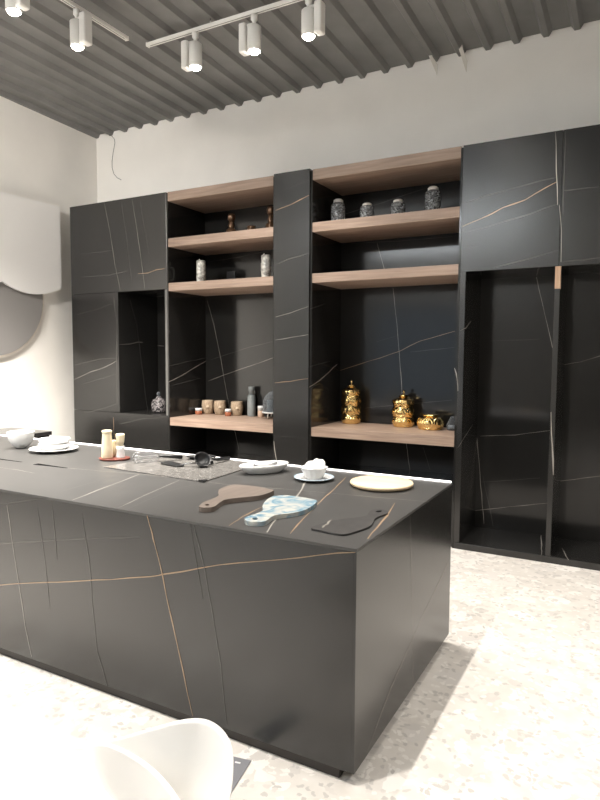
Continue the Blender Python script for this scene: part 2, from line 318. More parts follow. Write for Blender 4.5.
VE = {
 'Lup': [
  ('w', 4, [(-5.34, 0.0, 3.356), (-5.255, 0.0, 3.013), (-5.187, 0.0, 2.642), (-5.113, 0.0, 2.355)]),
  ('f', 4, [(-5.08, 0.0, 3.347), (-5.0, 0.0, 2.904), (-4.936, 0.0, 2.407)]),
  ('w', 3, [(-4.917, 0.0, 3.339), (-4.851, 0.0, 2.999), (-4.799, 0.0, 2.693), (-4.747, 0.0, 2.344)]),
  ('f', 4, [(-4.801, 0.0, 3.326), (-4.762, 0.0, 3.098), (-4.683, 0.0, 2.728)]),
  ('g', 6, [(-4.845, 0.0, 2.528), (-4.701, 0.0, 2.525), (-4.572, 0.0, 2.555), (-4.468, 0.0, 2.559)]),
  ('f', 4, [(-5.723, 0.0, 2.803), (-5.417, 0.0, 2.803), (-5.214, 0.0, 2.81)]),
  ('f', 4, [(-5.698, 0.0, 2.537), (-5.267, 0.0, 2.535), (-5.007, 0.0, 2.565)]),
 ],
 'Lside': [
  ('w', 6, [(-5.885, 0.0, 1.333), (-5.749, 0.0, 1.38), (-5.615, 0.0, 1.43), (-5.501, 0.0, 1.456), (-5.371, 0.0, 1.492), (-5.189, 0.0, 1.565)]),
  ('f', 5, [(-5.871, 0.0, 1.509), (-5.661, 0.0, 1.547), (-5.449, 0.0, 1.584), (-5.189, 0.0, 1.597)]),
  ('f', 4, [(-5.786, 0.0, 1.273), (-5.455, 0.0, 1.352), (-5.185, 0.0, 1.415)]),
  ('f', 4, [(-5.828, 0.0, 2.1), (-5.514, 0.0, 2.149), (-5.244, 0.0, 2.209)]),
  ('f', 7, [(-5.215, 0.0, 2.309), (-5.199, 0.0, 2.14), (-5.171, 0.0, 2.027), (-5.188, 0.0, 1.631), (-5.193, 0.0, 1.06)]),
  ('f', 4, [(-5.712, 0.0, 0.942), (-5.384, 0.0, 1.017), (-5.209, 0.0, 1.071)]),
 ],
 'Llow': [
  ('g', 4, [(-5.251, 0.0, 0.919), (-5.25, 0.0, 0.768), (-5.236, 0.0, 0.572)]),
  ('f', 4, [(-5.152, 0.0, 0.844), (-4.847, 0.0, 0.918), (-4.555, 0.0, 0.945)]),
 ],
 'Lnwall': [
  ('w', 4, [(-5.15, 0.011, 1.75), (-5.15, 0.177, 1.759), (-5.15, 0.308, 1.785), (-5.15, 0.392, 1.78)]),
  ('f', 6, [(-5.15, 0.188, 2.265), (-5.15, 0.296, 1.983), (-5.15, 0.354, 1.573), (-5.15, 0.43, 1.092), (-5.15, 0.462, 0.957)]),
 ],
 'Lnback': [
  ('w', 3, [(-5.152, 0.647, 1.749), (-5.041, 0.647, 1.742)]),
 ],
 'U1left': [
  ('w', 8, [(-4.42, -0.014, 1.344), (-4.42, 0.268, 1.429), (-4.42, 0.653, 1.566)]),
  ('f', 6, [(-4.42, 0.0, 1.517), (-4.42, 0.27, 1.558), (-4.42, 0.635, 1.601)]),
  ('f', 6, [(-4.42, 0.013, 1.3), (-4.42, 0.267, 1.334), (-4.42, 0.538, 1.37)]),
 ],
 'U1back': [
  ('w', 4, [(-4.398, 0.65, 2.274), (-4.299, 0.65, 1.983), (-4.202, 0.65, 1.58), (-4.12, 0.65, 1.177), (-3.955, 0.65, 0.55)]),
  ('w', 4, [(-4.39, 0.65, 1.332), (-4.147, 0.65, 1.413), (-3.803, 0.65, 1.516), (-3.476, 0.65, 1.619)]),
  ('f', 4, [(-4.359, 0.65, 1.578), (-3.803, 0.65, 1.729), (-3.476, 0.65, 1.794)]),
  ('f', 4, [(-4.38, 0.65, 2.708), (-3.935, 0.65, 2.734), (-3.479, 0.65, 2.787)]),
 ],
 'Col': [
  ('g', 7, [(-3.073, -0.02, 3.018), (-2.914, -0.02, 3.052), (-2.71, -0.02, 3.12)]),
  ('f', 6, [(-3.066, -0.02, 2.513), (-2.912, -0.02, 2.555), (-2.709, -0.02, 2.591)]),
  ('w', 5, [(-3.07, -0.02, 2.008), (-2.91, -0.02, 2.042), (-2.711, -0.02, 2.097)]),
  ('w', 3, [(-3.072, -0.02, 1.787), (-2.8, -0.02, 1.823), (-2.711, -0.02, 1.836)]),
  ('g', 6, [(-3.077, -0.02, 1.37), (-2.907, -0.02, 1.389), (-2.711, -0.02, 1.422)]),
  ('f', 4, [(-2.915, -0.02, 3.208), (-2.713, -0.02, 3.256)]),
  ('w', 7, [(-3.087, -0.02, 0.799), (-3.067, -0.02, 0.662), (-3.044, -0.02, 0.535)]),
 ],
 'U2left': [
  ('w', 7, [(-2.686, -0.043, 1.343), (-2.686, 0.183, 1.402), (-2.686, 0.568, 1.548)]),
  ('f', 6, [(-2.686, -0.043, 1.531), (-2.686, 0.402, 1.585)]),
  ('f', 6, [(-2.686, -0.036, 2.072), (-2.686, 0.279, 2.142)]),
 ],
 'U2back': [
  ('g', 5, [(-2.689, 0.65, 1.484), (-2.466, 0.65, 1.554), (-2.25, 0.65, 1.617), (-2.041, 0.65, 1.687), (-1.84, 0.65, 1.784), (-1.502, 0.65, 1.876)]),
  ('w', 5, [(-2.124, 0.65, 2.306), (-2.076, 0.65, 1.943), (-2.038, 0.65, 1.55), (-2.013, 0.65, 1.273), (-1.985, 0.65, 0.907), (-1.916, 0.65, 0.513)]),
  ('f', 4, [(-2.295, 0.65, 1.777), (-2.044, 0.65, 1.844)]),
  ('f', 4, [(-2.404, 0.65, 1.106), (-2.031, 0.65, 1.154), (-1.515, 0.65, 1.224)]),
  ('f', 4, [(-1.938, 0.65, 1.678), (-1.642, 0.65, 1.707), (-1.499, 0.65, 1.726)]),
  ('w', 4, [(-2.299, 0.65, 2.756), (-2.221, 0.65, 2.506), (-2.187, 0.65, 2.338)]),
  ('f', 4, [(-2.681, 0.65, 2.777), (-2.06, 0.65, 2.756), (-1.505, 0.65, 2.757)]),
  ('f', 6, [(-2.651, 0.65, 3.075), (-2.17, 0.65, 3.16), (-1.724, 0.65, 3.248)]),
  ('f', 5, [(-1.789, 0.65, 0.752), (-1.714, 0.65, 0.532)]),
 ],
 'Rdoor': [
  ('g', 8, [(-1.295, -0.001, 2.706), (-1.152, -0.001, 2.752), (-0.974, -0.001, 2.825), (-0.809, -0.001, 2.865), (-0.664, -0.001, 2.939), (-0.576, -0.001, 2.977)]),
  ('f', 5, [(-1.297, -0.001, 2.888), (-1.125, -0.001, 2.932), (-0.924, -0.001, 2.963), (-0.703, -0.001, 2.997), (-0.577, -0.001, 3.011)]),
  ('f', 6, [(-1.295, -0.001, 2.653), (-1.071, -0.001, 2.689), (-0.842, -0.001, 2.737), (-0.571, -0.001, 2.808)]),
  ('f', 4, [(-1.284, -0.001, 2.531), (-1.147, -0.001, 2.56)]),
  ('f', 5, [(-1.062, -0.001, 2.346), (-0.832, -0.001, 2.395), (-0.552, -0.001, 2.459)]),
  ('w', 6, [(-0.603, -0.001, 3.349), (-0.588, -0.001, 3.064), (-0.57, -0.001, 2.8)]),
 ],
 'Rdoor2': [
  ('w', 6, [(-0.557, -0.001, 2.799), (-0.535, -0.001, 2.594), (-0.531, -0.001, 2.367)]),
  ('f', 6, [(-0.533, -0.001, 3.352), (-0.532, -0.001, 3.131), (-0.529, -0.001, 2.721)]),
  ('f', 5, [(-0.535, -0.001, 2.905), (-0.451, -0.001, 2.902), (-0.281, -0.001, 2.9), (-0.021, -0.001, 2.903)]),
  ('f', 5, [(-0.524, -0.001, 2.37), (-0.262, -0.001, 2.382)]),
 ],
 'Rleft': [
  ('w', 6, [(-1.255, -0.149, 1.845), (-1.255, 0.049, 1.877), (-1.255, 0.22, 1.943)]),
  ('w', 5, [(-1.255, -0.138, 0.888), (-1.255, 0.144, 0.964), (-1.255, 0.396, 1.035)]),
 ],
 'Rleftf': [
  ('w', 9, [(-1.331, -0.001, 1.542), (-1.307, -0.001, 1.45), (-1.298, -0.001, 1.349)]),
 ],
 'Rback': [
  ('w', 5, [(-0.785, 0.584, 2.332), (-0.705, 0.584, 2.002), (-0.62, 0.584, 1.655)]),
  ('f', 4, [(-1.165, 0.584, 1.779), (-0.739, 0.584, 1.794)]),
  ('w', 6, [(-1.294, 0.584, 1.237), (-1.257, 0.584, 0.867), (-1.221, 0.584, 0.543), (-1.173, 0.584, 0.087)]),
  ('f', 6, [(-1.194, 0.584, 0.545), (-1.143, 0.584, 0.317), (-1.091, 0.584, 0.08)]),
  ('w', 4, [(-1.267, 0.584, 0.202), (-0.946, 0.584, 0.28), (-0.618, 0.584, 0.353)]),
  ('w', 3, [(-1.231, 0.584, 0.906), (-0.922, 0.584, 0.936), (-0.631, 0.584, 0.996)]),
  ('f', 4, [(-1.22, 0.584, 0.477), (-0.91, 0.584, 0.528), (-0.7, 0.584, 0.568)]),
  ('w', 4, [(-0.545, 0.584, 1.57), (-0.412, 0.584, 1.597), (-0.261, 0.584, 1.649), (-0.041, 0.584, 1.699)]),
  ('w', 4, [(-0.535, 0.584, 0.558), (-0.223, 0.584, 0.633), (0.071, 0.584, 0.713)]),
 ],
 'Rdiv': [
  ('w', 10, [(-0.564, -0.001, 1.209), (-0.557, -0.001, 1.067), (-0.531, -0.001, 0.712)]),
 ],
 'Rbase': [
  ('w', 6, [(-0.679, 0.62, 0.055), (-0.631, 0.282, 0.055), (-0.599, 0.003, 0.055)]),
  ('w', 6, [(-0.472, 0.279, 0.055), (-0.396, -0.021, 0.055)]),
 ],
 'If': [
  ('g', 7, [(-3.313, -3.096, 0.318), (-2.957, -3.096, 0.402), (-2.713, -3.096, 0.459), (-2.414, -3.096, 0.522), (-2.142, -3.096, 0.582), (-1.892, -3.096, 0.642), (-1.804, -3.096, 0.67), (-1.608, -3.096, 0.731), (-1.401, -3.096, 0.79), (-1.21, -3.096, 0.835), (-1.032, -3.096, 0.883), (-0.885, -3.096, 0.917)]),
  ('w', 5, [(-2.878, -3.096, 0.85), (-2.846, -3.096, 0.666), (-2.8, -3.096, 0.437), (-2.762, -3.096, 0.223), (-2.714, -3.096, 0.061)]),
  ('g', 8, [(-1.905, -3.096, 0.924), (-1.877, -3.096, 0.85), (-1.86, -3.096, 0.793), (-1.816, -3.096, 0.654), (-1.767, -3.096, 0.466), (-1.707, -3.096, 0.251), (-1.653, -3.096, 0.054)]),
  ('f', 6, [(-2.32, -3.096, 0.884), (-2.296, -3.096, 0.75), (-2.273, -3.096, 0.605), (-2.264, -3.096, 0.458), (-2.237, -3.096, 0.214), (-2.168, -3.096, 0.042)]),
  ('f', 5, [(-1.644, -3.096, 0.923), (-1.582, -3.096, 0.727), (-1.546, -3.096, 0.558), (-1.505, -3.096, 0.347), (-1.47, -3.096, 0.068)]),
  ('f', 4, [(-1.661, -3.096, 0.921), (-1.63, -3.096, 0.763), (-1.594, -3.096, 0.593)]),
  ('f', 6, [(-2.946, -3.096, 0.635), (-2.589, -3.096, 0.7), (-2.269, -3.096, 0.759), (-2.042, -3.096, 0.798), (-1.949, -3.096, 0.816)]),
  ('f', 5, [(-2.643, -3.096, 0.879), (-2.593, -3.096, 0.601), (-2.565, -3.096, 0.346)]),
  ('f', 5, [(-2.531, -3.096, 0.893), (-2.504, -3.096, 0.616)]),
  ('f', 5, [(-2.936, -3.096, 0.843), (-2.734, -3.096, 0.889), (-2.559, -3.096, 0.925)]),
 ],
 'Ir': [
  ('w', 5, [(-0.88, -2.479, 0.916), (-0.88, -2.451, 0.697), (-0.88, -2.422, 0.446), (-0.88, -2.383, 0.044)]),
  ('w', 5, [(-0.88, -1.747, 0.505), (-0.88, -1.946, 0.436), (-0.88, -2.212, 0.368), (-0.88, -2.413, 0.296), (-0.88, -2.708, 0.195), (-0.88, -2.965, 0.064)]),
 ],
 'It': [
  ('w', 5, [(-3.434, -2.522, 0.929), (-3.172, -2.505, 0.929), (-2.861, -2.468, 0.929), (-2.51, -2.41, 0.929), (-1.937, -2.403, 0.929), (-1.565, -2.334, 0.929), (-1.262, -2.295, 0.929), (-0.859, -2.238, 0.929)]),
  ('w', 9, [(-2.404, -3.081, 0.929), (-2.468, -2.853, 0.929), (-2.533, -2.591, 0.929), (-2.583, -2.417, 0.929)]),
  ('w', 5, [(-2.097, -3.081, 0.929), (-2.182, -2.771, 0.929), (-2.262, -2.435, 0.929)]),
  ('f', 6, [(-2.043, -3.072, 0.929), (-2.131, -2.714, 0.929), (-2.112, -2.444, 0.929)]),
  ('g', 9, [(-1.472, -3.073, 0.929), (-1.492, -2.977, 0.929), (-1.509, -2.88, 0.929), (-1.523, -2.731, 0.929)]),
  ('w', 12, [(-1.283, -3.075, 0.929), (-1.361, -2.864, 0.929), (-1.426, -2.653, 0.929), (-1.488, -2.451, 0.929), (-1.544, -2.294, 0.929), (-1.662, -1.989, 0.929)]),
  ('g', 8, [(-1.192, -3.047, 0.929), (-1.262, -2.789, 0.929), (-1.305, -2.607, 0.929), (-1.372, -2.305, 0.929), (-1.473, -1.879, 0.929)]),
  ('g', 10, [(-0.894, -2.955, 0.929), (-0.919, -2.793, 0.929), (-0.95, -2.591, 0.929), (-1.002, -2.343, 0.929)]),
  ('w', 6, [(-3.49, -2.698, 0.929), (-3.32, -2.696, 0.929), (-3.141, -2.714, 0.929)]),
  ('f', 6, [(-2.603, -2.985, 0.929), (-2.656, -2.662, 0.929)]),
 ],
}
# ------------------------------------------------------------------ camera
f_px, pitch, roll, yaw, D, h = 614.414, .0742, .0051, .4983, 5.1596, 1.65
cy, sy, cp, sp = math.cos(yaw), math.sin(yaw), math.cos(pitch), math.sin(pitch)
fw = Vector((-sy*cp, cy*cp, -sp)); rt = Vector((cy, sy, 0)); up = rt.cross(fw)
cr_, sr_ = math.cos(roll), math.sin(roll)
r2 = rt*cr_+up*sr_; u2 = up*cr_-rt*sr_
cam = bpy.data.cameras.new('camera'); co = bpy.data.objects.new('camera', cam); COL.objects.link(co)
mw = Matrix((( r2.x, u2.x, -fw.x, 0), (r2.y, u2.y, -fw.y, -D), (r2.z, u2.z, -fw.z, h), (0,0,0,1)))
co.matrix_world = mw
cam.sensor_fit = 'VERTICAL'; cam.sensor_height = 36; cam.lens = 36*f_px/800
cam.clip_start = .05
S.camera = co

# ------------------------------------------------------------------ room shell
XL, XR, YB, YF = -6.257, 4.6, .775, -8.6
def roofz(y): return 4.45-.0318*(y-.775)
def quadbox(name, x0, x1, y0, y1, z0, z1, m): return struct(MB().box(x0, x1, y0, y1, z0, z1).build(name, m))
quadbox('floor', XL-.15, XR+.15, YF-.15, YB+.15, -.1, 0, 'floor')
quadbox('wall_back', XL-.15, XR+.15, YB, YB+.15, 0, 4.475, 'wall')
quadbox('wall_left', XL-.15, XL, YF, YB, 0, 4.75, 'wall')
quadbox('wall_right', XR, XR+.15, YF, YB, 0, 4.75, 'wall')
# shop front: wall with an unseen window, added for brightness after bluish reflections
WX0, WX1, WZ = -6.1, -3.6, 2.9
b = MB(); b.box(XL-.15, WX0, YF-.15, YF, 0, 4.78); b.box(WX1, XR+.15, YF-.15, YF, 0, 4.78); b.box(WX0, WX1, YF-.15, YF, WZ, 4.78)
struct(b.build('wall_front', 'wall'))
win = struct(MB().box(WX0+.05, WX1-.05, YF-.08, YF-.07, .06, WZ-.06).build('window_1', 'clear'))
b = MB()
for x in (WX0, WX1-.06): b.box(x, x+.06, YF-.12, YF-.02, 0, WZ)
b.box(WX0, WX1, YF-.12, YF-.02, WZ-.06, WZ); b.box(WX0, WX1, YF-.12, YF-.02, 0, .06)
fr = b.build('window_frame', 'window_frame', win)
# corrugated metal roof: ribs run front to back, 0.247 m apart
b = MB(); bm = b.bm
xs = []; x = -6.30-.247*1
per = .2475; x = -6.24-per
prof = []
while x < XR+.2:
    prof += [(x-.044, 0), (x-.016, -.042), (x+.016, -.042), (x+.044, 0)]
    x += per
rows = []
for y in (YF-.12, -4, YB+.1):
    rows.append([bm.verts.new((px, y, roofz(y)+.030+dz)) for px, dz in prof])
for A, B in zip(rows, rows[1:]):
    for i in range(len(A)-1): bm.faces.new((A[i], B[i], B[i+1], A[i+1]))
rf = struct(b.build('ceiling', 'roof'))
md = rf.modifiers.new('thickness', 'SOLIDIFY'); md.thickness = .012; md.offset = 1
# joints between the wall boards above the cupboards
for i, (x, z0, z1) in enumerate(((-1.885, 3.36, 4.2), (-1.495, 3.36, 4.2))):
    struct(MB().box(x-.003, x+.003, YB-.001, YB+.001, z0, z1).build('trim_%d' % (i+1), 'wall'))
# metal straps hanging from the roof just in front of the back wall
for xt, xb, zb, lab in ((-1.80, -1.727, 4.238, 'left one of two thin metal straps hanging from the roof at the back wall'),
                        (-1.515, -1.455, 4.210, 'right one of two thin metal straps hanging from the roof at the back wall')):
    b = MB(); v = [(xt-.028, 4.487), (xt+.014, 4.487), (xt+.03, 4.42), (xb+.010, zb+.10), (xb+.004, zb), (xb-.006, zb+.03)]
    bmv = [[b.bm.verts.new((px, yy, pz)) for px, pz in v] for yy in (.632, .640)]
    b.bm.faces.new(bmv[0]); b.bm.faces.new(bmv[1][::-1])
    for k in range(len(v)):
        q = (k+1) % len(v); b.bm.faces.new((bmv[0][k], bmv[1][k], bmv[1][q], bmv[0][q]))
    bmesh.ops.recalc_face_normals(b.bm, faces=b.bm.faces)
    tag(b.build('metal_strap', 'bracket'), lab, 'strap', 'metal straps hanging from the roof')
b = MB(); b.tube([(-6.03, YB-.003, 4.43), (-5.985, YB-.003, 4.42), (-5.935, YB-.003, 4.37), (-5.93, YB-.003, 4.32), (-5.965, YB-.003, 4.2), (-5.985, YB-.003, 4.10), (-5.985, YB-.003, 4.02), (-5.955, YB-.003, 3.94), (-5.90, YB-.003, 3.885), (-5.83, YB-.003, 3.85)], .0035, 6)
tag(b.build('loose_cable', 'cable'), 'thin loose cable dangling from the roof down the back wall corner', 'cable')

# ------------------------------------------------------------------ left wall decoration
def yz_panel(pts, x0, x1, mi=0, b=None):
    b = b or MB()
    A = [b.bm.verts.new((x0, p[0], p[1])) for p in pts]; B = [b.bm.verts.new((x1, p[0], p[1])) for p in pts]
    n = len(pts); fs = [b.bm.faces.new(A), b.bm.faces.new(B[::-1])]
    for i in range(n): fs.append(b.bm.faces.new((A[i], B[i], B[(i+1)%n], A[(i+1)%n])))
    for f in fs: f.material_index = mi
    bmesh.ops.recalc_face_normals(b.bm, faces=b.bm.faces)
    return b
arc = []
cyy, czz, rr = -.335, 3.13, .80          # the scalloped lower edge of the white board
for i in range(25):
    a = math.radians(-60.3 + (-119.5+60.3)*i/24)
    arc.append((cyy+rr*math.cos(a), czz+rr*math.sin(a)))
pts = [(.065, 3.400)] + arc
# a second scallop further along, outside the picture
for i in range(1, 25):
    a = math.radians(-60.3 + (-119.5+60.3)*i/24)
    arc2 = (cyy-.79+rr*math.cos(a), czz+rr*math.sin(a)); pts.append(arc2)
pts += [(-1.52, 3.400)]
pan = yz_panel(pts, -6.17, -6.135).build('wall_panel', 'wallw')
tag(pan, 'white wall panel with a scalloped lower edge hanging on the left wall', 'wall panel')
# grey round board with a beige edge
t = thing('round_wall_panel', 'grey round panel with a beige rim, partly under the white scalloped panel', 'wall panel', (-6.22, -.83, 2.28))
cD = (-.83, 2.28)
def circ(r, n=72): return [(cD[0]+r*math.cos(2*PI*i/n), cD[1]+r*math.sin(2*PI*i/n)) for i in range(n)]
yz_panel(circ(.665), -6.20, -6.192).build('face', 'disc', t)
yz_panel(circ(.685), -6.25, -6.201).build('rim', 'rim', t)
# black counter along the left wall
t = thing('side_counter', 'low black counter with glossy top standing against the left wall', 'counter', (-5.9, -2.2, 0))
MB().box(-6.24, -5.561, -3.9, -.6, .76, .80, bevel=.003).build('countertop', 'counter', t)
MB().box(-6.24, -5.58, -3.88, -.62, .0, .759).build('body', 'stone', t)

# ------------------------------------------------------------------ cupboard wall
YD = .70
t = thing('tall_cabinet', 'tall black veined stone cabinet with an open niche, nearest the left wall', 'cabinet', (-5.15, 0, 0))
MB().box(-5.894, -4.438, 0, YD, 2.341, 3.356, bevel=.0015).veins('Lup', (0,-1,0)).build('upper_panel', ST, t)
MB().box(-5.894, -5.151, 0, YD, .977, 2.338, bevel=.0015).veins('Lside', (0,-1,0)).veins('Lnwall', (1,0,0)).build('side_panel', ST, t)
MB().box(-4.468, -4.438, 0, YD, .977, 2.338, bevel=.0015).build('edge_panel', ['grout'], t)
MB().box(-5.894, -4.438, 0, YD, 0, .973, bevel=.0015).veins('Llow', (0,-1,0)).build('lower_panel', ST, t)
MB().box(-5.151, -4.468, .65, YD, .977, 2.338).veins('Lnback', (0,-1,0)).build('niche_back', SI, t)

def shelf_unit(name, label, x0, x1, kl, kb):
    t = thing(name, label, 'shelf unit', ((x0+x1)/2, 0, 0), group='open shelf units')
    MB().box(x0, x0+.018, 0, .67, 0, 3.34).veins(kl, (1,0,0)).build('side_panel', SI, t)
    MB().box(x1-.018, x1, 0, .67, 0, 3.34).build('side_panel', SI, t)
    a, b_ = x0+.018, x1-.018
    MB().box(a, b_, .65, .67, .515, 3.34).veins(kb, (0,-1,0)).build('back_panel', SI, t)
    for n, z0, z1, ya in (('top_board', 3.26, 3.356, .006), ('shelf', 2.785, 2.873, .006), ('shelf', 2.318, 2.404, .006), ('shelf', .872, .957, .006)):
        MB().box(a, b_, ya, .649, z0, z1, bevel=.002).build(n, 'wood', t)
    MB().box(a, b_, .03, .67, .49, .514).build('deck', SI, t)
    MB().box(a, b_, .03, .05, 0, .489).build('lower_panel', ST, t)
    return t
shelf_unit('shelf_unit', 'left open shelf unit with wood shelves holding cups and a grey bottle', -4.438, -3.092, 'U1left', 'U1back')
shelf_unit('shelf_unit', 'right open shelf unit with wood shelves holding gold and glass jars', -2.706, -1.301, 'U2left', 'U2back')
t = thing('stone_column', 'narrow black stone column with gold veins between the two shelf units', 'column', (-2.9, 0, 0))
MB().box(-3.0915, -2.7065, -.02, .67, .853, 3.36, bevel=.0015).veins('Col', (0,-1,0)).build('upper_panel', ST, t)
MB().box(-3.0915, -2.7065, -.02, .67, 0, .850, bevel=.0015).build('lower_panel', ST, t)

t = thing('wardrobe_unit', 'tall black stone wardrobe unit with two open bays at the right', 'cabinet', (-.4, 0, 0))
MB().box(-1.30, -.548, -.001, .02, 2.337, 3.356, bevel=.0015).veins('Rdoor', (0,-1,0)).build('door', ST, t)
MB().box(-.545, .215, -.001, .02, 2.337, 3.356, bevel=.0015).veins('Rdoor2', (0,-1,0)).build('door', ST, t)
MB().box(.218, .98, -.001, .02, 2.337, 3.356, bevel=.0015).build('door', ST, t)
MB().box(-1.30, .98, .0205, .606, 2.337, 3.354).build('carcass', SI, t)
MB().box(-1.30, -1.257, -.001, .585, .056, 2.3365, bevel=.001).veins('Rleft', (1,0,0)).veins('Rleftf', (0,-1,0)).build('side_panel', ST, t)
d = MB().box(-.570, -.531, -.001, .585, .056, 2.165, bevel=.001).veins('Rdiv', (0,-1,0)).build('divider', ST, t)
MB().box(-.570, -.531, -.001, .05, 2.166, 2.336).build('wood_strip', 'woodz', d)
MB().box(-.570, -.531, .051, .585, 2.166, 2.336).build('divider_top', SI, d)
MB().box(.218, .257, -.001, .585, .056, 2.3365).build('divider', ST, t)
MB().box(.94, .98, -.001, .585, .056, 2.3365).build('side_panel', ST, t)
MB().box(-1.30, .98, .5855, .606, .056, 2.3365).veins('Rback', (0,-1,0)).build('back_panel', SI, t)
MB().box(-1.30, .98, -.003, .606, 0, .055, bevel=.002).veins('Rbase', (0,0,1)).build('base', ST, t)

# ------------------------------------------------------------------ island
VE['If'] += [('g', 7, [(-5.34, -3.0955, .50), (-4.7, -3.0955, .515), (-4.0, -3.0955, .47), (-3.3, -3.0955, .462), (-3.02, -3.0955, .47)]),
             ('w', 5, [(-4.05, -3.0955, .9), (-3.98, -3.0955, .6), (-3.9, -3.0955, .3), (-3.86, -3.0955, .06)]),
             ('f', 5, [(-4.75, -3.0955, .9), (-4.7, -3.0955, .5), (-4.62, -3.0955, .1)])]
IX0, IX1, IY0, H = -5.36, -.8803, -3.095, .929
yb = lambda x: -1.735       # back edge
t = thing('kitchen_island', 'long black veined stone kitchen island with kitchenware laid on top', 'kitchen island', (-3.1, -2.4, 0))
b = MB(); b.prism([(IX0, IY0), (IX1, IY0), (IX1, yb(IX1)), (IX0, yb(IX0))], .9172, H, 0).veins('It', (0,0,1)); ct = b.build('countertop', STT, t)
MB().box(IX0, IX1-.0125, IY0, IY0+.012, .05, .9168).veins('If', (0,-1,0)).build('front_panel', ST, t)
b = MB(); b.prism([(IX1-.012, IY0), (IX1, IY0), (IX1, yb(IX1)), (IX1-.012, yb(IX1)+.0006)], .05, .9168).veins('Ir', (1,0,0)); b.build('end_panel', ST, t)
b = MB(); b.prism([(IX0+.01, IY0+.013), (IX1-.013, IY0+.013), (IX1-.013, yb(IX1)), (IX0+.01, yb(IX0)-.005)], .05, .9168); b.build('body', 'stone', t)
b = MB(); b.prism([(IX0+.05, IY0+.018), (IX1-.07, IY0+.018), (IX1-.07, yb(IX1)-.03), (IX0+.05, yb(IX0)-.05)], 0, .0495); b.build('plinth', 'plinth', t)
b = MB(); b.prism([(IX0, yb(IX0)+.0005), (IX1-.008, yb(IX1)+.0005), (IX1-.008, yb(IX1)+.010), (IX0, yb(IX0)+.010)], .905, .9375); b.build('light_strip', 'led', t)['label'] = 'glowing white strip along the back edge'  # emissive strip: its glow stands in for a lit polished edge
for x0, x1, wd in ((-4.4, -3.55, .026), (-3.40, -3.12, .022)):
    b = MB(); b.prism([(x0, -2.506-wd), (x1, -2.506), (x1+.01, -2.497), (x0, -2.497+wd*.6)], H+.0001, H+.0008); b.build('seam_gap', 'slot', ct)

# ------------------------------------------------------------------ track lights
def track(a, b_, label):
    a, b_ = Vector(a), Vector(b_); t = thing('light_track', label, 'light track', tuple((a+b_)/2), group='light tracks under the roof')
    L = (b_-a).length; d = (b_-a).normalized(); along_x = abs(d.x) > .5
    def bx(lo, hi, hw, z0, z1, off=0):
        mb = MB()
        if along_x: mb.box(lo, hi, -hw+off, hw+off, z0, z1, bevel=.001)
        else: mb.box(-hw+off, hw+off, lo, hi, z0, z1, bevel=.001)
        return mb
    bx(-L/2, L/2, .018, -.004, .018).build('rail', 'white', t, world=False)
    bx(-L/2, L/2, .005, -.012, -.0045, .012).build('rail_lip', 'white', t, world=False)
    bx(-L/2, L/2, .005, -.012, -.0045, -.012).build('rail_lip', 'white', t, world=False)
    bx(-L/2+.02, L/2-.02, .006, -.008, -.0045).build('slot', 'trackin', t, world=False)
    for s in (-1, 1): bx(s*(L/2+.006)-.006, s*(L/2+.006)+.006, .02, -.014, .02).build('end_cap', 'white', t, world=False)
    k = max(2, int(L/1.3))
    for i in range(k):
        p = -L/2+L*(i+.5)/k
        if along_x: p = round((a.x+L/2+p+6.24)/per)*per-6.24-(a.x+L/2); 
        yv = t.location.y + (0 if along_x else p)
        top = roofz(yv)+.035-.05 - t.location.z
        mb = MB(); (mb.tube([(p, 0, .018), (p, 0, top+.02)], .004, 6) if along_x else mb.tube([(0, p, .018), (0, p, top+.05)], .004, 6))
        mb.build('hanger', 'steel', t, world=False)
    return t
ZT = 4.415
track((-4.05, -7.2, ZT), (-4.05, -.95, ZT), 'white light track running toward the viewer above the island\'s left part')
track((-3.96, -.77, ZT), (2.6, -.77, ZT), 'white light track running across the room parallel to the cupboard wall')
track((-1.43, -7.2, ZT), (-1.43, -1.35, ZT), 'white light track overhead beyond the top edge of the photo')
track((1.8, -7.2, ZT), (1.8, -1.15, ZT), 'white light track overhead beyond the right edge of the photo')  # added out of view to carry heads that fill the right floor
def make_head():
    t = thing('track_spotlight', '', 'spotlight', (0,0,0), group='white track spotlights')
    MB().lathe([(0,-.014),(.022,-.014),(.028,-.02),(.028,-.055),(.016,-.07),(.016,-.095),(0,-.095)], 20).build('adapter', 'white', t, world=False)
    # box with rounded edges beside the lamp
    MB().box(-.128, -.064, -.045, .045, -.305, -.07, bevel=.014).build('driver_box', 'white', t, world=False)
    MB().tube([(-.092,0,-.085),(-.03,0,-.088),(.0,0,-.09)], .014, 10).build('arm', 'white', t, world=False)
    MB().lathe([(0,-.105),(.048,-.105),(.056,-.113),(.056,-.295),(.052,-.305),(.047,-.302),(.047,-.285),(0,-.283)], 28).build('lamp_body', 'white', t, world=False)
    MB().lathe([(0,-.2895),(.046,-.2895),(.046,-.300),(.042,-.312),(.028,-.322),(0,-.326)], 24).build('lens', 'lens', t, world=False)
    return t
def copy_tree(o, parent=None):
    c = o.copy(); COL.objects.link(c)
    if parent is not None: c.parent = parent
    for ch in list(o.children): copy_tree(ch, c)
    return c
spot_data = bpy.data.lights.new('spot', 'SPOT')
spot_data.energy = 190; spot_data.spot_size = math.radians(94); spot_data.spot_blend = .7
spot_data.shadow_soft_size = .03; spot_data.color = (1, .945, .87)
head0 = make_head(); used = [False]
